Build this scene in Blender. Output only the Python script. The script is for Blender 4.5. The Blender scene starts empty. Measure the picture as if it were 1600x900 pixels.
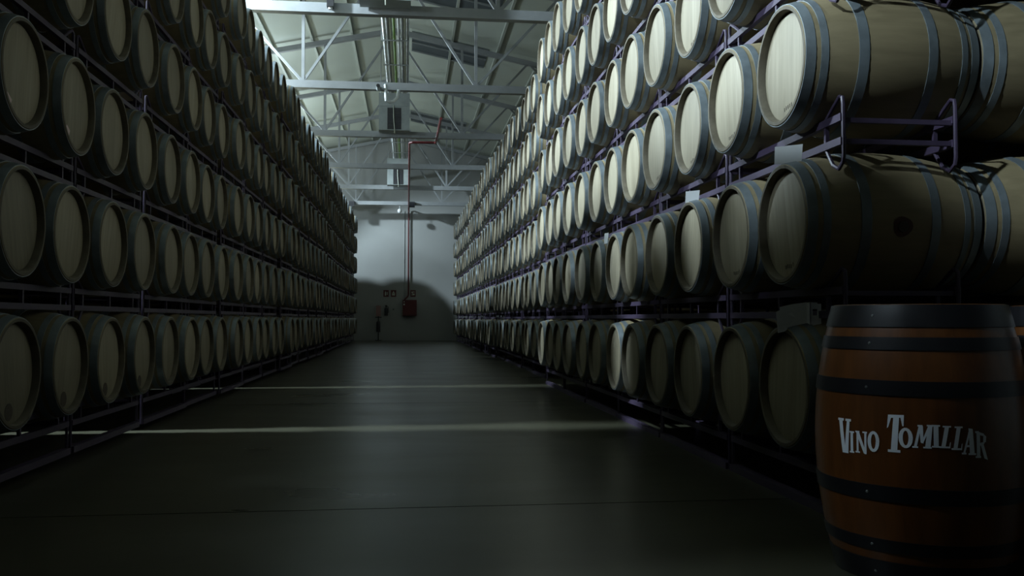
import bpy, bmesh, math, random
from mathutils import Vector, Matrix
random.seed(7)
SC = bpy.context.scene
COL = SC.collection
PI = math.pi

# ------------------------------------------------------------------ camera
F_PX, YAW, PITCH, CAM_Z = 1390.0, math.radians(6.69), math.radians(1.98), 0.90
cam_d = bpy.data.cameras.new('camera'); cam = bpy.data.objects.new('camera', cam_d); COL.objects.link(cam)
cam_d.sensor_width = 36.0; cam_d.lens = 36.0 * F_PX / 1600.0
cam_d.clip_start = 0.05; cam_d.clip_end = 200
cam.location = (0, 0, CAM_Z); cam.rotation_euler = (PI / 2 + PITCH, 0, -YAW)
SC.camera = cam

# ------------------------------------------------------------------ world, view, lamps of the neighbouring aisle, added fill lights
w = bpy.data.worlds.new('world'); SC.world = w; w.use_nodes = True
w.node_tree.nodes['Background'].inputs[0].default_value = (0.05, 0.06, 0.07, 1)
w.node_tree.nodes['Background'].inputs[1].default_value = 0.05
SC.view_settings.view_transform = 'Standard'; SC.view_settings.look = 'None'
SC.view_settings.exposure = 0.0; SC.view_settings.gamma = 1.0
SC.view_settings.use_curve_mapping = False
SC.cycles.max_bounces = 6; SC.cycles.diffuse_bounces = 4; SC.cycles.glossy_bounces = 3
SC.cycles.use_denoising = True
SC.cycles.sample_clamp_indirect = 3.0


def lamp(name, loc, power, color, size=0.35, aim=None, cone=150, blend=0.5):
    d = bpy.data.lights.new(name, 'SPOT' if aim else 'POINT'); d.energy = power; d.color = color; d.shadow_soft_size = size
    o = bpy.data.objects.new(name, d); o.location = loc; COL.objects.link(o)
    if aim:
        d.spot_size = math.radians(cone); d.spot_blend = blend
        o.rotation_euler = Vector(aim).to_track_quat('-Z', 'Y').to_euler()
    return o


COOL = (0.75, 0.93, 1.04)
LX, LZ = -4.5, 6.9                       # row of hanging lamps over the next aisle, hidden by the dim stack
lamp('rear_fill', (-0.8, -6.0, 6.2), 4, (1.0, 0.96, 0.84), 0.3)  # added weak warm fill behind the camera, not a lamp of the hall
for ly, lz, pw, up in ((0.6, 6.70, 2600, 340), (2.97, 6.68, 480, 50), (7.42, 6.64, 4000, 430), (11.9, 6.73, 3300, 500), (17.4, 6.95, 2500, 480), (22.9, 7.0, 2300, 450),
                       (28.6, 7.0, 2200, 450), (33.4, 7.0, 2200, 320)):
    if ly < 1:
        lamp('aisle_lamp', (LX, ly, lz), pw, COOL, 0.12, (6.9, 2.6, -4.4), 58, 0.5)
        continue
    lamp('aisle_lamp', (LX, ly, lz), pw, COOL, 0.12, (1, 0, -1.05), 104, 0.35)     # reflector towards the aisle
    lamp('roof_fill', (LX, ly, 5.9), up * 0.56, COOL, 0.25)                          # added fill light below each lamp, brightens the roof


# ------------------------------------------------------------------ materials
def new_mat(name):
    m = bpy.data.materials.new(name); m.use_nodes = True
    nt = m.node_tree; b = nt.nodes['Principled BSDF']
    return m, nt, b


def ramp(nt, fac, stops):
    r = nt.nodes.new('ShaderNodeValToRGB'); e = r.color_ramp.elements
    while len(e) > 1: e.remove(e[-1])
    e[0].position, e[0].color = stops[0][0], (*stops[0][1], 1)
    for p, c in stops[1:]:
        x = e.new(p); x.color = (*c, 1)
    nt.links.new(fac, r.inputs[0]); return r.outputs[0]


def coords(nt, scale, rot=(0, 0, 0), rnd=True):
    tc = nt.nodes.new('ShaderNodeTexCoord'); mp = nt.nodes.new('ShaderNodeMapping')
    mp.inputs['Scale'].default_value = scale; mp.inputs['Rotation'].default_value = rot
    nt.links.new(tc.outputs['Object'], mp.inputs['Vector'])
    if rnd:
        oi = nt.nodes.new('ShaderNodeObjectInfo'); mu = nt.nodes.new('ShaderNodeMath'); mu.operation = 'MULTIPLY'
        mu.inputs[1].default_value = 37.0; nt.links.new(oi.outputs['Random'], mu.inputs[0])
        nt.links.new(mu.outputs[0], mp.inputs['Location'])
    return mp.outputs[0]


def noise(nt, vec, scale, detail=4, rough=0.55):
    n = nt.nodes.new('ShaderNodeTexNoise'); n.inputs['Scale'].default_value = scale
    n.inputs['Detail'].default_value = detail; n.inputs['Roughness'].default_value = rough
    nt.links.new(vec, n.inputs['Vector']); return n.outputs[0]


def mix(nt, fac, a, b, mode='MIX'):
    m = nt.nodes.new('ShaderNodeMix'); m.data_type = 'RGBA'; m.blend_type = mode
    for s, v in ((m.inputs[0], fac), (m.inputs[6], a), (m.inputs[7], b)):
        if hasattr(v, 'links'): nt.links.new(v, s)
        elif isinstance(v, (int, float)): s.default_value = v
        else: s.default_value = (*v, 1)
    return m.outputs[2]


def bump(nt, b, h, strength=0.2, dist=0.01):
    n = nt.nodes.new('ShaderNodeBump'); n.inputs['Strength'].default_value = strength
    n.inputs['Distance'].default_value = dist
    nt.links.new(h, n.inputs['Height']); nt.links.new(n.outputs[0], b.inputs['Normal'])


def wood(name, dark, light, scale, rough, vary=0.25, coat=0.0, planks=None):
    m, nt, b = new_mat(name)
    v = coords(nt, scale); n = noise(nt, v, 3.0, 6, 0.6)
    c = ramp(nt, n, [(0.25, dark), (0.5, tuple((x + y) / 2 for x, y in zip(dark, light))), (0.75, light)])
    oi = nt.nodes.new('ShaderNodeObjectInfo')
    r = ramp(nt, oi.outputs['Random'], [(0, (1 - vary,) * 3), (1, (1 + vary * 0.4,) * 3)])
    c = mix(nt, 1.0, c, r, 'MULTIPLY')
    if planks:
        tc = nt.nodes.new('ShaderNodeTexCoord'); sp = nt.nodes.new('ShaderNodeSeparateXYZ')
        nt.links.new(tc.outputs['Object'], sp.inputs[0])
        fl = nt.nodes.new('ShaderNodeMath'); fl.operation = 'SNAP'; fl.inputs[1].default_value = planks
        nt.links.new(sp.outputs[1], fl.inputs[0])
        ad = nt.nodes.new('ShaderNodeMath'); ad.operation = 'ADD'; nt.links.new(fl.outputs[0], ad.inputs[0])
        nt.links.new(oi.outputs['Random'], ad.inputs[1])
        wn = nt.nodes.new('ShaderNodeTexWhiteNoise'); wn.noise_dimensions = '1D'; nt.links.new(ad.outputs[0], wn.inputs['W'])
        c = mix(nt, 1.0, c, ramp(nt, wn.outputs[0], [(0, (0.86, 0.85, 0.82)), (1, (1.05, 1.05, 1.05))]), 'MULTIPLY')
    nt.links.new(c, b.inputs['Base Color']); b.inputs['Roughness'].default_value = rough
    if coat:
        b.inputs['Coat Weight'].default_value = coat; b.inputs['Coat Roughness'].default_value = 0.25
    bump(nt, b, n, 0.05, 0.003)
    return m


def plain(name, color, rough=0.5, metal=0.0, var=0.12, scale=6.0, bmp=0.0):
    m, nt, b = new_mat(name)
    n = noise(nt, coords(nt, (1, 1, 1)), scale, 5, 0.6)
    c = ramp(nt, n, [(0.3, tuple(x * (1 - var) for x in color)), (0.7, tuple(min(1, x * (1 + var)) for x in color))])
    nt.links.new(c, b.inputs['Base Color'])
    rr = ramp(nt, n, [(0.3, (rough * 0.85,) * 3), (0.7, (min(1, rough * 1.15),) * 3)])
    nt.links.new(rr, b.inputs['Roughness'])
    b.inputs['Metallic'].default_value = metal
    if bmp: bump(nt, b, n, bmp, 0.01)
    return m


OAK = wood('oak_staves', (0.18, 0.145, 0.08), (0.24, 0.195, 0.11), (1.2, 9, 9), 0.62)
OAK_RIM = wood('weathered_oak_chime', (0.075, 0.062, 0.040), (0.135, 0.115, 0.078), (4, 5, 5), 0.7)
OAK_END = wood('oak_head', (0.225, 0.195, 0.135), (0.325, 0.288, 0.205), (4, 12, 0.9), 0.6, 0.28, planks=0.085)
HOOP = plain('galvanised_hoop', (0.17, 0.20, 0.215), 0.42, 0.35, 0.2, 9)
PURPLE = plain('purple_rack_paint', (0.050, 0.035, 0.068), 0.55, 0.0, 0.2, 12)
VARNISH = wood('varnished_oak', (0.075, 0.024, 0.0045), (0.145, 0.049, 0.010), (9, 9, 1.2), 0.34, 0.1, 0.25)
BLACK = plain('black_paint', (0.012, 0.012, 0.015), 0.35, 0.2)
BLACK_PLASTIC = plain('black_plastic', (0.02, 0.02, 0.022), 0.5)
WHITE_LETTER = plain('white_lettering', (0.80, 0.84, 0.90), 0.5, 0, 0.05)
TRUSS = plain('white_steel_paint', (0.22, 0.23, 0.235), 0.45, 0, 0.06)
ROOF = plain('roof_panel_paint', (0.42, 0.45, 0.395), 0.6, 0, 0.05, 0.7)
WALLM = plain('grey_white_plaster', (0.29, 0.295, 0.285), 0.8, 0, 0.04, 1.5, 0.1)
SKYL = plain('dusty_skylight', (0.045, 0.055, 0.06), 0.35, 0, 0.3, 2)
CHROME = plain('galvanised_conduit', (0.62, 0.65, 0.66), 0.32, 0.3, 0.04, 4)
GREYC = plain('grey_conduit', (0.22, 0.235, 0.23), 0.45, 0.2)
GREEN = plain('green_cable', (0.13, 0.25, 0.04), 0.5)
CREAM = plain('pale_conduit', (0.42, 0.45, 0.38), 0.45)
UNIT = plain('grey_unit_shell', (0.24, 0.265, 0.26), 0.45)
RED = plain('fire_red_paint', (0.085, 0.010, 0.011), 0.4)
CARD = plain('white_card', (0.74, 0.76, 0.77), 0.8, 0, 0.05)
PINK = plain('pink_paper', (0.72, 0.55, 0.54), 0.8)
STAIN = plain('wine_stain', (0.06, 0.045, 0.03), 0.7)
WINE = plain('dark_wine_stain', (0.075, 0.03, 0.02), 0.6)
GLASS = plain('lamp_glass', (0.6, 0.62, 0.62), 0.2)


def floor_mat():
    m, nt, b = new_mat('polished_concrete')
    v = coords(nt, (0.5, 1.3, 1), rnd=False); n = noise(nt, v, 1.4, 5, 0.5)
    v2 = coords(nt, (1, 1, 1), rnd=False); n2 = noise(nt, v2, 0.35, 3, 0.5)
    c = ramp(nt, n, [(0.25, (0.046, 0.044, 0.028)), (0.5, (0.055, 0.053, 0.035)), (0.75, (0.063, 0.061, 0.042))])
    c = mix(nt, 0.6, c, ramp(nt, n2, [(0.3, (0.75, 0.75, 0.72)), (0.7, (1.1, 1.1, 1.1))]), 'MULTIPLY')
    nt.links.new(c, b.inputs['Base Color'])
    nt.links.new(ramp(nt, n, [(0.3, (0.27,) * 3), (0.7, (0.35,) * 3)]), b.inputs['Roughness'])
    b.inputs['Specular IOR Level'].default_value = 0.3
    bump(nt, b, noise(nt, coords(nt, (0.6, 1.8, 1), rnd=False), 1.5, 2, 0.4), 0.03, 0.01)
    return m


FLOORM = floor_mat()
JOINT = plain('joint_filler', (0.03, 0.03, 0.025), 0.8)


# ------------------------------------------------------------------ mesh helpers
class MB:
    def __init__(s): s.v, s.f, s.m = [], [], []

    def add(s, vs, fs, mi=0):
        o = len(s.v); s.v += [tuple(v) for v in vs]
        for f in fs: s.f.append(tuple(i + o for i in f)); s.m.append(mi)

    def box(s, a, b, mi=0):
        x0, y0, z0 = a; x1, y1, z1 = b
        s.add([(x0, y0, z0), (x1, y0, z0), (x1, y1, z0), (x0, y1, z0), (x0, y0, z1), (x1, y0, z1), (x1, y1, z1), (x0, y1, z1)],
              [(0, 3, 2, 1), (4, 5, 6, 7), (0, 1, 5, 4), (1, 2, 6, 5), (2, 3, 7, 6), (3, 0, 4, 7)], mi)
        return s

    def bar(s, p, q, w, h=None, mi=0, up=(0, 0, 1)):
        """square bar from p to q"""
        h = h or w; p, q = Vector(p), Vector(q); d = (q - p).normalized()
        u = Vector(up)
        if abs(d.dot(u)) > 0.98: u = Vector((1, 0, 0))
        a = d.cross(u).normalized(); c = a.cross(d).normalized()
        vs = [t + a * (sx * w / 2) + c * (sz * h / 2) for t in (p, q) for sx, sz in ((-1, -1), (1, -1), (1, 1), (-1, 1))]
        s.add(vs, [(3, 2, 1, 0), (4, 5, 6, 7), (0, 1, 5, 4), (1, 2, 6, 5), (2, 3, 7, 6), (3, 0, 4, 7)], mi)
        return s

    def tube(s, pts, r, n=8, mi=0, cap=True):
        pts = [Vector(p) for p in pts]; rings = []
        prev = None
        for i, p in enumerate(pts):
            d = (pts[min(i + 1, len(pts) - 1)] - pts[max(i - 1, 0)]).normalized()
            if prev is None:
                u = Vector((0, 0, 1)) if abs(d.z) < 0.9 else Vector((1, 0, 0))
                a = d.cross(u).normalized()
            else:
                a = (prev - d * prev.dot(d)).normalized()
            prev = a; b = d.cross(a)
            rings.append([p + (a * math.cos(2 * PI * k / n) + b * math.sin(2 * PI * k / n)) * r for k in range(n)])
        vs = [v for rg in rings for v in rg]; fs = []
        for i in range(len(pts) - 1):
            for k in range(n):
                k2 = (k + 1) % n
                fs.append((i * n + k, i * n + k2, (i + 1) * n + k2, (i + 1) * n + k))
        if cap:
            fs.append(tuple(range(n - 1, -1, -1))); o = (len(pts) - 1) * n; fs.append(tuple(o + k for k in range(n)))
        s.add(vs, fs, mi); return s

    def lathe(s, prof, n=32, axis='X', mis=None, close0=False, close1=False, phase=0.0):
        """prof: [(t, r)] along the axis; mis: material per strip"""
        vs = []
        for t, r in prof:
            for k in range(n):
                a = 2 * PI * k / n + phase; c, d = r * math.cos(a), r * math.sin(a)
                vs.append((t, c, d) if axis == 'X' else (c, d, t))
        o = len(s.v); s.v += vs
        for i in range(len(prof) - 1):
            for k in range(n):
                k2 = (k + 1) % n
                f = (o + i * n + k, o + (i + 1) * n + k, o + (i + 1) * n + k2, o + i * n + k2)
                if axis != 'X': f = f[::-1]
                s.f.append(f[::-1] if axis == 'X' else f); s.m.append(mis[i] if mis else 0)
        if close0: s.f.append(tuple(o + k for k in range(n))); s.m.append(mis[0] if mis else 0)
        if close1:
            q = o + (len(prof) - 1) * n; s.f.append(tuple(q + k for k in range(n - 1, -1, -1))); s.m.append(mis[-1] if mis else 0)
        return s

    def mesh(s, name, mats, smooth=False, angle=35, fix=True):
        me = bpy.data.meshes.new(name); me.from_pydata(s.v, [], s.f)
        for m in (mats if isinstance(mats, (list, tuple)) else [mats]): me.materials.append(m)
        me.polygons.foreach_set('material_index', s.m)
        if fix:
            bm = bmesh.new(); bm.from_mesh(me); bmesh.ops.recalc_face_normals(bm, faces=bm.faces); bm.to_mesh(me); bm.free()
        if smooth:
            me.polygons.foreach_set('use_smooth', [True] * len(me.polygons))
            me.set_sharp_from_angle(angle=math.radians(angle))
        me.update(); return me


def link(name, data, parent=None, loc=None, rot=None):
    o = bpy.data.objects.new(name, data); COL.objects.link(o)
    if parent is not None: o.parent = parent
    if loc is not None: o.location = loc
    if rot is not None: o.rotation_euler = rot
    return o


def tag(o, label=None, cat=None, group=None, kind=None):
    for k, v in (('label', label), ('category', cat), ('group', group), ('kind', kind)):
        if v: o[k] = v
    return o


def thing(name, label, cat, loc=(0, 0, 0), rot=(0, 0, 0), group=None):
    return tag(link(name, None, None, loc, rot), label, cat, group)


def part(name, mb, mat, parent, loc=None, smooth=False, rot=None):
    return link(name, mb.mesh(name, mat, smooth), parent, loc, rot)


def solo(name, mb, mat, label, cat, group=None, smooth=False, loc=None, rot=None):
    return tag(link(name, mb.mesh(name, mat, smooth), None, loc, rot), label, cat, group)


ORD = ('first second third fourth fifth sixth seventh eighth ninth tenth eleventh twelfth thirteenth fourteenth fifteenth '
       'sixteenth seventeenth eighteenth nineteenth twentieth').split()
ORD += ['twenty-' + x for x in ORD[:9]] + ['thirtieth'] + ['thirty-' + x for x in ORD[:9]] + ['fortieth'] + ['forty-' + x for x in ORD[:9]]

# ------------------------------------------------------------------ setting
XC = -0.365                     # ridge line
ROOF_Z, SLOPE = 8.46, 0.21
X0, X1, Y0, Y1 = -10.5, 10.5, -9.0, 37.25


def roof_z(x): return ROOF_Z - SLOPE * abs(x - XC)


floor = tag(link('floor', MB().box((X0, Y0, -0.12), (X1, Y1, -0.012)).mesh('floor', JOINT)), kind='structure')
edges = [Y0, -6.3, -1.0, 4.30, 9.62, 14.95, 20.3, 25.6, 30.9, Y1]
for a, b in zip(edges, edges[1:]):
    part('slab', MB().box((X0, a + 0.006, -0.012), (X1, b - 0.006, 0.0)), FLOORM, floor)


def wall(name, pts, d):
    mb = MB(); n = len(pts); q = [tuple(p[i] + d[i] for i in range(3)) for p in pts]
    mb.add(list(pts) + q, [tuple(range(n)), tuple(range(2 * n - 1, n - 1, -1))] + [(i, (i + 1) % n, n + (i + 1) % n, n + i) for i in range(n)])
    return tag(link(name, mb.mesh(name, WALLM)), kind='structure')


def gable(y): return [(X0, y, 0), (X1, y, 0), (X1, y, roof_z(X1)), (XC, y, ROOF_Z), (X0, y, roof_z(X0))]


wall('wall_back', gable(Y1), (0, 0.2, 0))
wall('wall_front', gable(Y0), (0, -0.2, 0))
wall('wall_left', [(X0, Y0, 0), (X0, Y1, 0), (X0, Y1, roof_z(X0)), (X0, Y0, roof_z(X0))], (-0.2, 0, 0))
wall('wall_right', [(X1, Y0, 0), (X1, Y1, 0), (X1, Y1, roof_z(X1)), (X1, Y0, roof_z(X1))], (0.2, 0, 0))

mb = MB()
for xa, xb in ((X0 - .2, XC), (XC, X1 + .2)):
    za, zb = roof_z(xa), roof_z(xb)
    mb.add([(xa, Y0 - .2, za), (xb, Y0 - .2, zb), (xb, Y1 + .2, zb), (xa, Y1 + .2, za),
            (xa, Y0 - .2, za + .1), (xb, Y0 - .2, zb + .1), (xb, Y1 + .2, zb + .1), (xa, Y1 + .2, za + .1)],
           [(0, 3, 2, 1), (4, 5, 6, 7), (0, 1, 5, 4), (1, 2, 6, 5), (2, 3, 7, 6), (3, 0, 4, 7)])
ceil = tag(link('ceiling', mb.mesh('ceiling', ROOF)), kind='structure')
for px in (-9.4, -8.4, -7.4, -6.4, -5.4, -4.4, -3.42, -2.43, -1.44, -0.55, -0.18, 1.12, 2.3, 3.4, 4.5, 5.6, 6.7, 7.8, 8.9):
    zz = roof_z(px)
    part('purlin', MB().box((px - .03, Y0, zz - .08), (px + .03, Y1, zz - .004)), ROOF, ceil)
for ya in (9.6, 14.4, 19.0, 23.0, 31.8):
    for sg in (1,):
        xa, xb = XC + .45, XC + 2.45
        za, zb = roof_z(xa), roof_z(xb); ybb = ya + 1.55
        mb = MB()
        mb.add([(xa, ya, za - .02), (xb, ya, zb - .02), (xb, ybb, zb - .02), (xa, ybb, za - .02),
                (xa, ya, za + .02), (xb, ya, zb + .02), (xb, ybb, zb + .02), (xa, ybb, za + .02)],
               [(0, 3, 2, 1), (4, 5, 6, 7), (0, 1, 5, 4), (1, 2, 6, 5), (2, 3, 7, 6), (3, 0, 4, 7)])
        part('skylight_panel', mb, SKYL, ceil)
        f = MB()
        for y in (ya, ya + .78, ybb): f.bar((xa, y, za - .03), (xb, y, zb - .03), .05, .05)
        part('skylight_frame', f, GREYC, ceil)

# ------------------------------------------------------------------ roof trusses
CH_Z, TOP_Z, PANEL = 5.59, 8.27, 1.735


def top_z(x): return TOP_Z - SLOPE * abs(x - XC)


TY = [13.56, 18.03, 22.75, 27.5, 31.95, 36.35]
NAMES = ['nearest the camera', 'second from the camera', 'third from the camera', 'fourth from the camera', 'fifth from the camera', 'close to the end wall']
proto = {}
for ti, y in enumerate(TY):
    t = thing('roof_truss', 'white welded steel roof truss with web bars, ' + NAMES[ti], 'truss', (XC, y, CH_Z - .075), group='roof trusses over the aisle')
    zb = 0.075

    def tp(name, key, fn):
        if key not in proto: proto[key] = fn().mesh(name, TRUSS)
        link(name, proto[key], t)
    tp('bottom_chord', 'b', lambda: MB().box((X0 - XC, -.07, 0), (X1 - XC, .07, .15)))
    for sg in (-1, 1):
        tp('top_chord', ('t', sg), lambda: MB().bar((0, 0, TOP_Z - CH_Z + zb), (sg * 10.1, 0, TOP_Z - CH_Z + zb - SLOPE * 10.1), .12, .12))
        for k in range(3):
            xn = sg * PANEL * (2 * k + 1)
            tp('vertical_bar', ('v', sg, k), lambda: MB().bar((xn, 0, zb), (xn, 0, zb + TOP_Z - CH_Z - SLOPE * abs(xn)), .06))
            for dx in (-1, 1):
                xt = xn + dx * PANEL * .985
                if abs(xt) > 10: continue
                tp('diagonal_bar', ('d', sg, k, dx), lambda: MB().bar((xn, 0, zb + .05), (xt, 0, zb + TOP_Z - CH_Z - SLOPE * abs(xt) - .02), .05))

# ------------------------------------------------------------------ oak barrels
BL, RC, RB = 0.845, 0.285, 0.346      # length, chime radius, belly radius


def br(x): return RC + (RB - RC) * (1 - (2 * x / BL - 1) ** 2)


XS = [i * BL / 14 for i in range(15)]


def staves_mesh(n):
    pr = [(.04, .250), (.04, .2575), (.006, .2625), (0.0, .266), (0.0, .281)] + [(max(.004, min(BL - .004, x)), br(x)) for x in XS] + \
         [(BL, .281), (BL, .266), (BL - .006, .2625), (BL - .04, .2575), (BL - .04, .250)]
    k = len(pr) - 1
    return MB().lathe(pr, n, mis=[1 if i < 4 or i > k - 5 else 0 for i in range(k)]).mesh('staves', [OAK, OAK_RIM], True)


def head_mesh(n, x=.034):
    mb = MB(); s = 1 if x < .4 else -1
    mb.lathe([(x, .001), (x, .246), (x + s * .004, .2585), (x + s * .014, .2585)], n, close0=True)
    return mb.mesh('head', OAK_END, True)


def hoop_mesh(xa, xb, n):
    k = [xa, (xa + xb) / 2, xb]
    pr = [(xa, br(xa) - .001)] + [(x, br(x) + .0035) for x in k] + [(xb, br(xb) - .001)]
    return MB().lathe(pr, n).mesh('hoop', HOOP, True)


HOOPS = [(.004, .047), (.07, .102), (.235, .28), (BL - .28, BL - .235), (BL - .102, BL - .07), (BL - .047, BL - .004)]
ST, HD, HD2 = staves_mesh(44), head_mesh(44), head_mesh(32, BL - .034)
HM = [hoop_mesh(a, b, 44) for a, b in HOOPS]
BUNG = MB().lathe([(0, .0), (0, .026), (.012, .024), (.012, .0)], 12, 'Z').mesh('bung', STAIN, True)


def whole_barrel(n, full=True):
    """one connected surface of revolution for barrels too small to show parts"""
    pr, ms = [(.036, .002), (.036, .258), (.0, .264), (.0, .283)], [1, 3, 3]
    cuts = sorted({0.004, BL - .004, *[i * BL / 8 for i in range(1, 8)], *[v for ab in HOOPS for v in ab]})
    cuts = [c for c in cuts if .004 <= c <= BL - .004]
    last = None
    for i, c in enumerate(cuts):
        inh = any(a <= c < b for a, b in HOOPS)
        pr.append((c, br(c) + (.003 if any(a <= c <= b for a, b in HOOPS) else 0)))
        ms.append(0 if last is None else last)
        last = 2 if inh else 0
    pr += [(BL, .283), (BL, .264), (BL - .036, .258), (BL - .036, .002)]; ms += [0, 3, 3, 1]
    ms = ms[:len(pr) - 1]
    return MB().lathe(pr, n, mis=ms)


FAR_ME = whole_barrel(24).mesh('barrel', [OAK, OAK_END, HOOP, OAK_RIM], True)

# columns: (side, list of Y, list of X of the head plane)
ROWS = {'lit': [.572, 1.357, 2.123, 2.888, 3.653, 4.418], 'dim': [.624, 1.405, 2.172, 2.960, 3.745, 4.530]}
rndc = random.Random(3)
Ylit = [4.08 + .7165 * i for i in range(7)] + [8.379 + .699 * i for i in range(1, 6)] + [13.66 + .72 * i for i in range(32)]
Xlit = []
for i, y in enumerate(Ylit):
    pr_j = {3: -.015, 4: -.015, 8: -.015, 9: -.015}.get(i, 0) if i < 12 else 0
    base = 1.778 if i < 12 else 1.96 - .08 * (i - 12) / 31
    Xlit.append(base + pr_j)
for i in range(12, 44, 2):
    j = rndc.uniform(-.045, .045); Xlit[i] += j; Xlit[i + 1] += j
Ydim = []
y = 4.84
for i in range(42):
    Ydim.append(y)
    y += .7165
    if i % 2 == 1: y += .015
    if i in (3, 9, 23): y += .11          # open joint between two racks
    elif i % 4 == 3: y += .03
Xdim = []
for i in range(0, 42, 2):
    j = rndc.uniform(-.05, .05) if i > 3 else 0; Xdim += [1.97 + j, 1.97 + j]

FWD = Vector((math.sin(YAW) * math.cos(PITCH), math.cos(YAW) * math.cos(PITCH), math.sin(PITCH)))
RGT = Vector((math.cos(YAW), -math.sin(YAW), 0)); UPV = RGT.cross(FWD)


def proj(p):
    d = Vector(p) - Vector((0, 0, CAM_Z)); z = d.dot(FWD)
    return 800 + F_PX * d.dot(RGT) / z, 450 - F_PX * d.dot(UPV) / z, z


cands = []
for side, Ys, Xs in (('lit', Ylit, Xlit), ('dim', Ydim, Xdim)):
    sg = 1 if side == 'lit' else -1
    for r, z in enumerate(ROWS[side]):
        for c, (yy, xx) in enumerate(zip(Ys, Xs)):
            u, v, d = proj((sg * xx, yy, z)); s = F_PX * .285 / d
            inview = v + s > 4 and u + s * .4 > 2
            cands.append((d, side, r, c, sg * xx, yy, z, inview))
cands.sort()
inv = [q for q in cands if q[7]]
keep = inv[:298]
kept = {(q[1], q[2], q[3]) for q in keep}
rest = [q for q in cands if (q[1], q[2], q[3]) not in kept and (q[7] or q[3] < 12)]
ordn = {}
for side in ('lit', 'dim'):
    for r in range(6):
        cs = sorted(q[3] for q in keep if q[1] == side and q[2] == r)
        for i, c in enumerate(cs): ordn[(side, r, c)] = i
ROWN = ['bottom row', 'second row', 'third row', 'fourth row', 'fifth row', 'top row']
jr = random.Random(11)
NEAR_D = 13.2
jit = {}
near_roots = {}
for d, side, r, c, x, yy, z, _ in cands:
    jit[(side, r, c)] = (jr.uniform(-.012, .012), jr.uniform(-.012, .012), jr.uniform(-.004, .004), jr.uniform(-.014, .014))
for d, side, r, c, x, yy, z, _ in keep:
    jx, jy, jz, ja = jit[(side, r, c)]
    lab = 'oak barrel in the %s stack, %s from the floor, %s from the camera' % (side, ROWN[r], ORD[ordn[(side, r, c)]])
    if r in (0, 5): lab = 'oak barrel in the %s stack, %s, %s from the camera' % (side, ROWN[r], ORD[ordn[(side, r, c)]])
    loc = (x + jx, yy + jy, z - RB + jz); rz = ja + (0 if side == 'lit' else PI)
    if d < NEAR_D:
        o = thing('oak_barrel', lab, 'barrel', loc, (0, 0, rz), 'oak barrels racked in the %s stack' % side)
        roll = jr.uniform(-.25, .25) + jr.choice((0, PI))
        off = (0, 0, RB)
        link('staves', ST, o, off, (roll, 0, 0)); link('head', HD, o, off, (roll, 0, 0)); link('head', HD2, o, off)
        for hm in HM: link('hoop', hm, o, off)
        ba = 0.0
        if (side, r, c) == ('lit', 1, 0): ba = math.radians(97)
        link('bung', BUNG, o, (BL / 2, -math.sin(ba) * (RB - .004), RB + math.cos(ba) * (RB - .004)), (ba, 0, 0))
        near_roots[(side, r, c)] = o
    else:
        o = tag(link('oak_barrel', FAR_ME, None, loc, (0, 0, rz)), lab, 'barrel', 'oak barrels racked in the %s stack' % side)
        o.data = FAR_ME
        o.location.z = z + jz
# second barrels, end to end behind the nearest ones of the lit stack
for r, nm in ((1, 'second'), (2, 'third')):
    o = thing('oak_barrel', 'oak barrel lying end to end behind the nearest one in the lit stack, %s row' % nm, 'barrel',
              (1.778 + BL + .012, 4.08, ROWS['lit'][r] - RB), (0, 0, .008), 'oak barrels racked behind the lit face')
    link('staves', ST, o, (0, 0, RB), (2.0, 0, 0)); link('head', HD, o, (0, 0, RB)); link('head', HD2, o, (0, 0, RB))
    for hm in HM: link('hoop', hm, o, (0, 0, RB))
    link('bung', BUNG, o, (BL / 2, 0, RB + RB - .004))
# the rest (farther than the 300 largest, and the ranks behind the faces): one mass
src = whole_barrel(18); src_b = whole_barrel(14)
src_c = MB().lathe([(.034, .002), (.034, .255), (0, .275)] + [(i * BL / 6, br(i * BL / 6)) for i in range(1, 6)] + [(BL, .275), (BL - .034, .255), (BL - .034, .002)], 12)
mass = MB()


def put(s, x, y, z, flip):
    f = -1 if flip else 1
    o = len(mass.v); mass.v += [(x + f * a, y + f * b, z + c) for a, b, c in s.v]
    mass.f += [tuple(i + o for i in q) for q in s.f]; mass.m += s.m


for r, z in enumerate(ROWS['dim']):                       # the dim stack goes on beside and behind the camera
    for k in range(1, 11):
        for n in range(5): put(src_b if n < 2 else src_c, -1.97 - n * (BL + .02), Ydim[0] - .7165 * k - .02 * (k // 2) - (.15 if k > 2 else 0), z, True)
for d, side, r, c, x, yy, z, _ in rest:
    put(src, x + jit[(side, r, c)][0], yy, z, side == 'dim')
for side, Ys, Xs in (('lit', Ylit, Xlit), ('dim', Ydim, Xdim)):
    sg = 1 if side == 'lit' else -1
    for r, z in enumerate(ROWS[side]):
        for c, (yy, xx) in enumerate(zip(Ys, Xs)):
            for n in range(2 if (side == 'lit' and c == 0 and r in (1, 2)) else 1, 5): put(src_b if n < 2 else src_c, sg * (xx + n * (BL + .02)), yy, z, side == 'dim')
tag(link('oak_barrels', mass.mesh('oak_barrels', [OAK, OAK_END, HOOP, OAK_RIM], True)), 'far oak barrels of both stacks and the ranks behind their faces', 'barrels', kind='stuff')

# ------------------------------------------------------------------ purple racks (two barrels each)
HALF = .7165 / 2 + .345              # half length of the rack along the aisle
PC = .7165
RX = (.15, .685)


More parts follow.
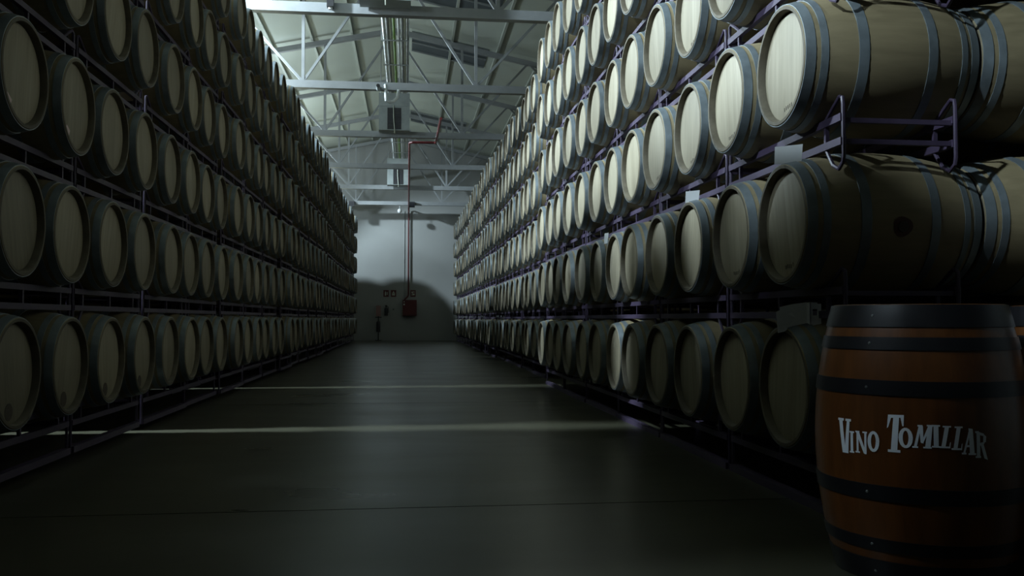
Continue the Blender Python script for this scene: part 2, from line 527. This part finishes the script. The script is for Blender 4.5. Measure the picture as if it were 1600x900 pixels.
def rack_parts(foot):
    """list of (name, MB); origin at front face plane, middle of the pair, mid height between the rows"""
    out = []
    e = PC - .022
    for x in RX:
        out.append(('rail', MB().bar((x, -e, .062), (x, e, .062), .028, .034)))
        out.append(('rail', MB().bar((x, -e, -.045), (x, e, -.045), .028, .034)))
        for yy in (-e + .16, 0, e - .16):
            out.append(('post', MB().bar((x, yy, -.03), (x, yy, .05), .018)))
        for s in (-1, 1):
            lo = -.20 if not foot else -.235
            pts = [(x, s * (e - .17), .075), (x, s * (e - .09), .125), (x, s * (e - .03), .160), (x, s * (e - .004), .150), (x, s * e, .120), (x, s * e, 0),
                   (x, s * e, lo + .09), (x, s * (e - .008), lo + .06), (x, s * (e - .045), lo + .035), (x, s * (e - .10), lo + .06), (x, s * (e - .17), -.05)]
            if foot: pts = pts[:6] + [(x, s * e, lo)]
            out.append(('cradle_arm', MB().tube(pts, .0095, 7)))
    for s in (-1, 1):
        for zz in (.05, -.045):
            out.append(('cross_bar', MB().bar((RX[0], s * (e - .02), zz), (RX[1], s * (e - .02), zz), .022)))
    if foot:
        for x in RX: out.append(('foot_beam', MB().bar((x, -e, lo + .02), (x, e, lo + .02), .05, .04)))
    return out


RP = {f: [(n, m.mesh(n, PURPLE, n == 'cradle_arm')) for n, m in rack_parts(f)] for f in (False, True)}


def joined(foot):
    mb = MB()
    for n, m in rack_parts(foot): mb.add(m.v, m.f)
    return mb


RJ = {f: joined(f) for f in (False, True)}
RJM = {f: RJ[f].mesh('barrel_rack', PURPLE) for f in (False, True)}
rack_mass = MB()
WORDP = ['first and second', 'third and fourth', 'fifth and sixth', 'seventh and eighth', 'ninth and tenth', 'eleventh and twelfth'] + \
        ['%s pair of' % ORD[i] for i in range(6, 24)]
for side, Ys, Xs in (('lit', Ylit, Xlit), ('dim', Ydim, Xdim)):
    sg = 1 if side == 'lit' else -1
    zs = ROWS[side]
    for r in range(6):
        zm = (zs[r] + zs[r - 1]) / 2 if r else zs[0] - .3385
        for c in range(0, len(Ys), 2):
            ym = (Ys[c] + Ys[c + 1]) / 2; x = sg * (Xs[c] + Xs[c + 1]) / 2
            any_kept = [k for k in (c, c + 1) if (side, r, k) in kept]
            foot = r == 0; d = ym
            rz = 0 if side == 'lit' else PI
            if any_kept:
                o1 = ordn[(side, r, any_kept[0])]
                who = ('barrels %s and %s from the camera' % (ORD[o1], ORD[o1 + 1])) if len(any_kept) == 2 else 'the barrel %s from the camera' % ORD[o1]
                lab = 'purple rack of the %s stack, %s, under %s' % (side, ROWN[r], who)
                if d < 9.6:
                    o = thing('barrel_rack', lab, 'rack', (x, ym, zm), (0, 0, rz), 'purple racks of the %s stack' % side)
                    for n, me in RP[foot]: link(n, me, o)
                else:
                    tag(link('barrel_rack', RJM[foot], None, (x, ym, zm), (0, 0, rz)), lab, 'rack', 'purple racks of the %s stack' % side)
            else:
                s = RJ[foot]; o = len(rack_mass.v); f = sg
                rack_mass.v += [(x + f * a, ym + f * b, zm + cc) for a, b, cc in s.v]
                rack_mass.f += [tuple(i + o for i in q) for q in s.f]; rack_mass.m += s.m
tag(link('barrel_racks', rack_mass.mesh('barrel_racks', PURPLE)), 'far purple racks of both stacks, too small to pick apart', 'racks', kind='stuff')

# small marks on single barrels
def disc(r, n=14, t=.0015):
    return MB().lathe([(0, .0005), (0, r), (t, r), (t, .0005)], n)


for c in (0, 1, 2, 3):                                      # dark blot low on heads of the dim stack's bottom row
    o = near_roots.get(('dim', 0, c))
    if o: part('stain', disc(.045), STAIN, o, (.0325, .03, RB - .195))
for c in (0, 1):
    o = near_roots.get(('dim', 2, c))
    if o: part('paper_label', MB().box((.0312, -.03, -.03), (.0335, .03, .035)), PINK, o, (0, .135 - .03 * c, RB - .175), rot=(.5, 0, 0))
jm = random.Random(5)
for key in (('lit', 2, 0), ('lit', 1, 0), ('lit', 2, 1), ('lit', 1, 1), ('lit', 3, 2), ('lit', 2, 2), ('lit', 2, 3)):
    o = near_roots.get(key)
    if not o: continue
    mb = MB()
    for k in range(5):
        yk = -.055 + .02 * k; zk = jm.uniform(-.004, .004)
        mb.box((.0322, yk, zk - .009), (.0335, yk + .0055, zk + .009))
    part('stamp_mark', mb, STAIN, o, (0, -.01, RB - .205), rot=(-.12, 0, 0))
o = near_roots.get(('lit', 1, 0))
if o:
    a = math.radians(97)
    mb = MB(); n = 18
    vs = [(BL / 2, 0, 0)]
    for ring, rr in ((1, .028), (2, .046)):
        for k in range(n):
            t = 2 * PI * k / n; q = rr * (1 + .06 * math.sin(3 * t + ring)); xx = BL / 2 + q * math.cos(t); aa = a + q * math.sin(t) / RB
            R = br(xx) + .0012
            vs.append((xx, -math.sin(aa) * R, math.cos(aa) * R))
    vs[0] = (BL / 2, -math.sin(a) * (RB + .0012), math.cos(a) * (RB + .0012))
    fs = [(0, 1 + k, 1 + (k + 1) % n) for k in range(n)] + [(1 + k, 1 + n + k, 1 + n + (k + 1) % n, 1 + (k + 1) % n) for k in range(n)]
    mb.add(vs, fs); part('wine_stain', mb, WINE, o, (0, 0, RB))


# ------------------------------------------------------------------ varnished upright barrels
UH, URC, URB = .95, .29, .358


def ur(z): return URC + (URB - URC) * (1 - (2 * z / UH - 1) ** 2)


UZ = [UH * i / 16 for i in range(17)]
pr = [(UH - .035, .002), (UH - .035, .262), (UH, .268), (UH, .285)] + [(max(.004, min(UH - .004, z)), ur(z)) for z in reversed(UZ)] + [(0, .285), (0, .268), (.035, .262), (.035, .002)]
U_ST = MB().lathe(pr[3:-3], 56, 'Z').mesh('staves', VARNISH, True)
U_RIM = MB().lathe([(UH - .05, .285), (UH, .285), (UH, .268), (UH - .03, .262)], 56, 'Z').mesh('rim', BLACK, True)
U_HEAD = MB().lathe([(UH - .03, .001), (UH - .03, .266)], 40, 'Z', close0=True).mesh('lid', VARNISH, True)
U_BASE = MB().lathe([(.03, .001), (.03, .266), (0, .27), (0, .285)], 40, 'Z').mesh('base', VARNISH, True)
UHOOPS = [(.872, .948), (.795, .838), (.643, .693), (.29, .342), (.115, .158), (.002, .082)]


def uhoop(a, b):
    n = 4
    pr = [(a, ur(a) - .002)] + [(a + (b - a) * i / n, ur(a + (b - a) * i / n) + .004) for i in range(n + 1)] + [(b, ur(b) - .002)]
    return MB().lathe(pr, 56, 'Z').mesh('hoop', BLACK, True)


U_HM = [uhoop(a, b) for a, b in UHOOPS]
# lettering: strokes as quads in a unit box
SER = lambda x0, x1, y: [(x0, y), (x1, y), (x1, y + .07), (x0, y + .07)]
LETTERS = {
    'V': [SER(0, .46, .93), SER(.58, 1, .93), [(.36, 0), (.62, 0), (.36, .95), (.08, .95)], [(.52, 0), (.80, 0), (.90, .95), (.70, .95)]],
    'I': [SER(0, 1, .92), SER(0, 1, 0), [(.22, .03), (.80, .03), (.80, .95), (.22, .95)]],
    'N': [SER(0, .36, .93), SER(.62, 1, .93), SER(0, .40, 0), [(.10, 0), (.28, 0), (.28, .95), (.10, .95)], [(.72, 0), (.96, 0), (.32, .98), (.04, .98)],
          [(.78, -.02), (.96, -.02), (.96, .95), (.78, .95)]],
    'T': [[(.06, .90), (1, .93), (1, 1), (.06, .99)], [(0, .62), (.08, .66), (.26, .92), (.06, .97)], [(.90, .70), (.98, .70), (1, .97), (.80, .92)],
          [(.22, .03), (.60, .03), (.72, .93), (.38, .93)], SER(.04, .78, -.02)],
    'M': [SER(.26, .50, .92), SER(.70, 1.0, .94), SER(0, .28, 0), SER(.52, .92, 0), [(.06, 0), (.20, 0), (.44, .95), (.32, .95)],
          [(.40, .25), (.54, .20), (.52, .95), (.34, .95)], [(.42, .22), (.52, .22), (.92, .98), (.78, .98)], [(.60, 0), (.86, 0), (.98, .97), (.76, .97)]],
    'L': [SER(.28, .92, .93), [(0, 0), (.80, 0), (.80, .08), (0, .08)], [(.72, 0), (.82, .0), (.88, .28), (.80, .26)], [(.14, .04), (.46, .04), (.76, .95), (.44, .95)]],
    'A': [SER(0, .32, 0), SER(.46, 1, -.02), [(.08, .02), (.22, .02), (.66, .92), (.54, .96)], [(.56, 0), (.90, 0), (.80, .98), (.50, 1.0)], [(.26, .28), (.62, .28), (.62, .36), (.28, .36)]],
    'R': [SER(0, .44, .02), [(.10, .04), (.38, .04), (.38, .96), (.10, .98)], SER(0, .3, .93), [(.3, .86), (.62, .82), (.72, .90), (.3, .97)], [(.62, .56), (.86, .60), (.90, .80), (.66, .90)],
          [(.3, .46), (.66, .50), (.80, .62), (.3, .56)], [(.40, .52), (.66, .52), (1.0, -.06), (.70, .0)]],
}


def ring_quads(n=18):
    out = []
    for k in range(n):
        a, b = 2 * PI * k / n, 2 * PI * (k + 1) / n
        P = lambda t, rx, ry, : (.5 + rx * math.cos(t), .5 + ry * math.sin(t))
        out.append([P(a, .20, .36), P(b, .20, .36), P(b, .5, .5), P(a, .5, .5)])
    return out


LETTERS['O'] = ring_quads()
WORDS = [('V', -1.344, -1.179, .436, .554), ('I', -1.195, -1.143, .440, .514), ('N', -1.128, -1.006, .443, .517), ('O', -1.0, -.886, .452, .522),
         ('T', -.817, -.668, .46, .582), ('O', -.716, -.594, .474, .541), ('M', -.60, -.425, .477, .553), ('I', -.437, -.366, .481, .555),
         ('L', -.376, -.264, .480, .552), ('L', -.274, -.164, .475, .551), ('A', -.186, -.058, .461, .545), ('R', -.062, .055, .448, .536)]


def letter_mesh(ch, t0, t1, z0, z1):
    mb = MB()
    for qi, q in enumerate(LETTERS[ch]):
        nx, nz = (1, 1) if ch == 'O' else (3, 4)
        vs = []
        for j in range(nz + 1):
            for i in range(nx + 1):
                a, b = i / nx, j / nz
                x = (q[0][0] * (1 - a) + q[1][0] * a) * (1 - b) + (q[3][0] * (1 - a) + q[2][0] * a) * b
                y = (q[0][1] * (1 - a) + q[1][1] * a) * (1 - b) + (q[3][1] * (1 - a) + q[2][1] * a) * b
                z = z0 + (z1 - z0) * y; th = t0 + (t1 - t0) * x; R = ur(z) + .0012 + .00008 * qi
                vs.append((R * math.sin(th), -R * math.cos(th), z))
        mb.add(vs, [(j * (nx + 1) + i, j * (nx + 1) + i + 1, (j + 1) * (nx + 1) + i + 1, (j + 1) * (nx + 1) + i) for j in range(nz) for i in range(nx)])
    return mb.mesh('letter', WHITE_LETTER, fix=False)


def upright(loc, label, rot, words):
    o = thing('upright_barrel', label, 'barrel', loc, (0, 0, 0), 'varnished upright barrels')
    link('staves', U_ST, o, None, (0, 0, rot)); link('rim', U_RIM, o); link('lid', U_HEAD, o); link('base', U_BASE, o)
    for m in U_HM:
        h = link('hoop', m, o)
    for (a, b), dz in zip(UHOOPS, (0, 0, 0, 0, 0, 0)):
        zc = (a + b) / 2; R = ur(zc) + .0035
        for dt in (0,):
            th = -1.02 + rot + dt
            part('rivet', MB().lathe([(-.002, .001), (-.002, .006), (.003, .004), (.004, .001)], 8, 'Z'), GREYC, o,
                 (R * math.sin(th), -R * math.cos(th), zc), True, (PI / 2, 0, th))
    for wd in words: link('letter', letter_mesh(*wd), o)
    return o


upright((1.85, 3.06, 0), 'varnished upright barrel with black hoops and white VINO TOMILLAR lettering', 0.0, WORDS)['label'] = \
    'varnished upright barrel with black hoops and the whole white lettering, standing on the floor'
upright((2.602, 3.10, 0), 'varnished upright barrel half hidden behind the lettered one, at the picture edge', 0.6,
        [(c, a + .02, b + .02, z0, z1) for c, a, b, z0, z1 in WORDS if c in 'VINO'][:4])

# ------------------------------------------------------------------ things lying on the lit stack
def sheet(pts, d):
    """flat polygon with thickness d (vector)"""
    mb = MB(); n = len(pts); q = [tuple(p[i] + d[i] for i in range(3)) for p in pts]
    mb.add(list(pts) + q, [tuple(range(n)), tuple(range(2 * n - 1, n - 1, -1))] + [(i, (i + 1) % n, n + (i + 1) % n, n + i) for i in range(n)])
    return mb


t = thing('cardboard_piece', 'white folded cardboard piece lying on the nearest bottom barrel of the lit stack', 'cardboard', (1.80, 4.02, .855))
cp = lambda x, z, y=0: (x - 1.80, y, z - .855)
part('flap', sheet([cp(1.726, .933), cp(1.738, .833, .01), cp(1.765, .840), cp(1.80, .864), cp(1.838, .872), cp(1.868, .880, -.02), cp(1.868, .978, -.02), cp(1.80, .968), cp(1.742, .955), cp(1.744, .940)], (.002, .006, 0)), CARD, t)
f = MB(); y0 = -.045
for a, b in (((1.868, .872), (1.884, .978)), ((1.908, .866), (1.926, .970)), ((1.884, .868), (1.908, .915)), ((1.884, .945), (1.908, .976))):
    f.box((a[0] - 1.80, y0, a[1] - .855), (b[0] - 1.80, y0 + .005, b[1] - .855))
part('holed_flap', f, CARD, t)
part('fold', sheet([cp(1.866, .880, -.02), cp(1.866, .976, -.02), cp(1.872, .976, y0), cp(1.872, .874, y0)], (.004, 0, 0)), CARD, t)
for (x, y, z), (wx, h), ang, lab in (((1.795, 4.03, 1.638), (.125, .088), -.55, 'white card standing on the nearest barrel of the second row'),
                                     ((1.795, 5.47, 1.640), (.085, .075), -.5, 'white card standing on the third barrel of the second row'),
                                     ((1.80, 7.98, 1.585), (.035, .10), -.6, 'narrow white card tucked between barrels of the second row'),):
    solo('paper_card', sheet([(-wx / 2, 0, 0), (wx / 2, 0, .006), (wx / 2 + .004, .02, h + .004), (-wx / 2, .02, h)], (0, .002, 0)), CARD, lab, 'card', 'white cards stuck on the barrels', loc=(x, y, z), rot=(0, 0, ang))

# ------------------------------------------------------------------ services under the ridge
PZ = 6.67
PIPES = [(-.50, .028, CHROME, 'bright galvanised conduit, outermost on the camera-left edge of the bundle'), (-.425, .034, GREYC, 'thick grey conduit between the bright outer conduit and a pale one'),
         (-.365, .022, CREAM, 'pale cream conduit beside the green cable under the ridge'), (-.295, .030, GREEN, 'green cable running along the middle of the conduit bundle'),
         (-.205, .026, CHROME, 'bright galvanised conduit just beside the green cable'), (-.135, .030, GREYC, 'grey conduit between the bright inner conduit and a thin pale one'),
         (-.082, .016, CREAM, 'thin pale conduit near the red pipe side of the bundle'), (-.03, .024, GREYC, 'grey conduit at the red pipe side edge of the bundle')]
for x, r, m, lab in PIPES:
    solo('conduit', MB().tube([(0, 8.5, 0), (0, Y1 - .02, 0)], r, 10), m, lab, 'conduit', 'conduits under the roof ridge', True, loc=(x, 0, PZ))
hy = [9.4 + 1.78 * i for i in range(16)]
for i, y in enumerate(hy):
    t = thing('pipe_hanger', 'steel hanger under the conduit bundle, %s from the camera' % ORD[i], 'hanger', (-.265, y, PZ - .06), group='hangers of the conduit bundle')
    part('strap', MB().bar((-.30, 0, .018), (.28, 0, .018), .035, .02), GREYC, t)
    for x in (-.29, .27): part('rod', MB().tube([(x, 0, .02), (x, 0, roof_z(x - .265) - PZ + .05)], .006, 6), GREYC, t)
for y, nm in ((13.28, 'cut by the top of the picture'), (22.42, 'behind the second truss'), (31.55, 'nearest the end wall')):
    t = thing('air_unit', 'grey hanging air unit with black grille, ' + nm, 'air unit', (-.35, y, 5.60), group='air units under the ridge')
    b = MB(); b.box((-.38, -.20, 0), (.38, .16, .93)); part('casing', b, UNIT, t)
    part('front_panel', MB().box((-.385, -.215, .60), (.385, -.2, .93)), UNIT, t)
    g = MB().box((-.17, -.212, .02), (.17, -.2, .56)); part('grille', g, BLACK_PLASTIC, t)
    for k in range(9): part('slat', MB().bar((-.165, -.214, .06 + .055 * k), (.165, -.214, .06 + .055 * k), .012, .006), BLACK, t)
    part('drain_hose', MB().tube([(-.02, -.23, .62), (-.015, -.24, .3), (.01, -.23, 0), (.01, -.15, -.06)], .012, 7), CREAM, t, smooth=True)
    for x in (-.34, .34): part('bracket', MB().tube([(x, 0, .9), (x, 0, roof_z(x - .35) - 5.60 - .002)], .012, 6), GREYC, t)
# red sprinkler pipe
RP_Z = 5.465
solo('red_fire_pipe', MB().tube([(.74, 20.2, RP_Z), (.72, 22.2, RP_Z), (.71, 22.95, RP_Z), (.67, 23.02, RP_Z), (.10, 23.05, RP_Z), (.045, 23.1, RP_Z), (.035, 23.2, RP_Z), (.03, Y1 - .2, RP_Z),
                                 (.03, Y1 - .12, RP_Z - .05), (.03, Y1 - .10, RP_Z - .15), (.03, Y1 - .10, 1.90), (0.0, Y1 - .10, 1.82), (-.12, Y1 - .10, 1.70), (-.13, Y1 - .10, 1.66)], .032, 10),
     RED, 'red water pipe running under the trusses and down the end wall', 'pipe', smooth=True)
solo('wall_conduit', MB().tube([(-.14, Y1 - .02, 5.4), (-.14, Y1 - .02, 1.68)], .012, 6), GREYC, 'thin grey conduit on the end wall beside the red pipe', 'conduit', smooth=True)
# things on the trusses
t = thing('floodlight', 'small black box lamp fixed on the nearest truss beam', 'lamp', (-1.17, 13.46, 5.60))
part('housing', MB().box((-.05, -.09, -.03), (.05, .03, .2)), BLACK_PLASTIC, t); part('lens', MB().lathe([(-.03, .001), (-.03, .03), (0, .035)], 12, 'Z'), GLASS, t, (0, -.03, -.03), True)
part('bracket', MB().box((-.02, .03, .05), (.02, .032, .12)), GREYC, t)
for x, lab in ((-2.26, 'black floodlight on the end beam beside the dim stack'), (.16, 'black floodlight on the end beam beside the red pipe')):
    t = thing('floodlight', lab, 'lamp', (x, 36.22, 5.52), group='floodlights on the end beam')
    part('housing', MB().box((-.11, -.10, -.10), (.11, .05, .12)), BLACK_PLASTIC, t); part('lens', MB().box((-.09, -.105, -.08), (.09, -.10, .08)), BLACK, t)
    part('bracket', MB().box((-.02, .05, 0), (.02, .06, .06)), GREYC, t)
t = thing('bulkhead_lamp', 'round white lamp hanging below the end beam', 'lamp', (-.34, 36.33, 5.28))
part('globe', MB().lathe([(-.09, .001), (-.075, .055), (-.03, .085), (.03, .085), (.075, .055), (.09, .03), (.10, .001)], 16, 'Z'), GLASS, t, smooth=True)
part('stem', MB().tube([(0, 0, .08), (0, 0, .235)], .012, 6), GREYC, t)
t = thing('security_camera', 'white bullet camera with black lens on the second truss beam', 'camera', (-.60, 17.90, 5.52))
part('body', MB().lathe([(-.16, .001), (-.16, .04), (.1, .045), (.13, .03), (.13, .001)], 16, 'X'), UNIT, t, (0, -.06, 0), True, (0, 0, PI / 2))
part('lens', MB().lathe([(-.17, .001), (-.17, .036), (-.155, .036)], 16, 'X'), BLACK_PLASTIC, t, (0, -.06, 0), True, (0, 0, PI / 2))
part('mount', MB().box((-.015, -.02, 0), (.015, .06, .06)), UNIT, t)
solo('conduit_drop', MB().tube([(-.46, 17.9, 5.60), (-.45, 17.87, 5.50), (-.45, 17.86, 5.36), (-.44, 17.87, 5.28), (-.38, 17.89, 5.25), (-.30, 17.9, 5.27), (-.22, 17.9, 5.35), (-.2, 17.92, 5.50)], .034, 10), CHROME,
     'bent bright conduit dropping below the second truss beam', 'conduit', smooth=True)

# ------------------------------------------------------------------ fire equipment on the end wall
t = thing('hose_cabinet', 'red fire hose cabinet on the end wall under the red pipe', 'cabinet', (.08, Y1, 1.02))
part('case', MB().box((-.29, -.20, 0), (.29, -.002, .66)), RED, t)
d = part('door', MB().box((-.285, -.222, .01), (.285, -.2, .65)), RED, t)
part('handle', MB().box((-.25, -.24, .44), (-.20, -.222, .50)), CHROME, d)
part('lock', MB().lathe([(0, .001), (0, .022), (-.012, .02), (-.012, .001)], 10, 'X'), CHROME, d, (-.225, -.222, .58), True, (0, 0, PI / 2))


def pict(name, x, z, label, shapes):
    t = thing(name, label, 'sign', (x, Y1, z), group='fire signs on the end wall')
    part('panel', MB().box((-.11, -.012, -.14), (.11, -.002, .14)), RED, t)
    f = MB()
    for q in shapes: f.box((q[0], -.0145, q[1]), (q[2], -.012, q[3]))
    part('pictogram', f, CREAM, t)


pict('fire_sign', -.89, 1.95, 'small red fire sign, the one over the pole stand side', [(-.05, -.09, .0, .05), (-.035, .05, -.015, .09), (.03, -.06, .06, .06)])
pict('fire_sign', -.585, 1.95, 'small red fire sign in the middle of the three', [(-.06, -.08, .06, -.02), (-.06, .0, .06, .03), (-.02, .03, .02, .09)])
pict('fire_sign', .22, 1.95, 'small red fire sign above the red hose cabinet', [(-.07, -.07, .07, -.04), (-.07, .05, .07, .08), (-.02, -.04, .07, .0), (-.06, .0, -.01, .05)])


def bottle(mb, r, h):
    return mb.lathe([(0, .001), (0, r * .95), (.02, r), (h * .78, r), (h * .9, r * .7), (h * .94, r * .3), (h, r * .28), (h, .001)], 18, 'Z')


t = thing('fire_extinguisher', 'black fire extinguisher hung on the end wall under the signs', 'extinguisher', (-.885, Y1 - .105, 1.03))
part('cylinder', bottle(MB(), .075, .36), BLACK_PLASTIC, t, smooth=True)
part('valve', MB().box((-.035, -.02, .36), (.035, .02, .43)), BLACK, t)
part('horn', MB().tube([(.03, -.01, .4), (.085, -.02, .36), (.095, -.03, .2), (.095, -.03, .1)], .014, 7), BLACK, t, smooth=True)
part('wall_bracket', MB().box((-.04, .07, .12), (.04, .103, .2)), GREYC, t)
t = thing('extinguisher_stand', 'black pole stand with an extinguisher and pinkish board by the end wall', 'stand', (-1.19, Y1 - .28, 0))
part('base', MB().box((-.13, -.12, 0), (.13, .12, .025)), BLACK, t)
part('pole', MB().tube([(0, 0, .02), (0, 0, 1.45)], .022, 10), BLACK, t, smooth=True)
part('crossbar', MB().bar((-.13, -.03, .96), (.13, -.03, .96), .035), BLACK, t)
part('board', MB().box((-.10, -.032, 1.0), (.10, -.024, 1.44)), plain('faded_red_board', (.30, .17, .16), .6), t)
part('cylinder', bottle(MB(), .085, .46), BLACK_PLASTIC, t, (0, -.11, .38), True)
part('cradle', MB().box((-.09, -.19, .36), (.09, -.02, .38)), BLACK, t)
t = thing('wall_switch', 'small grey switch box on the end wall beside the hose cabinet', 'switch', (-.585, Y1, 1.29))
part('box', MB().box((-.04, -.05, -.05), (.04, -.002, .05)), GREYC, t); part('button', MB().box((-.02, -.06, -.02), (.02, -.05, .02)), BLACK, t)
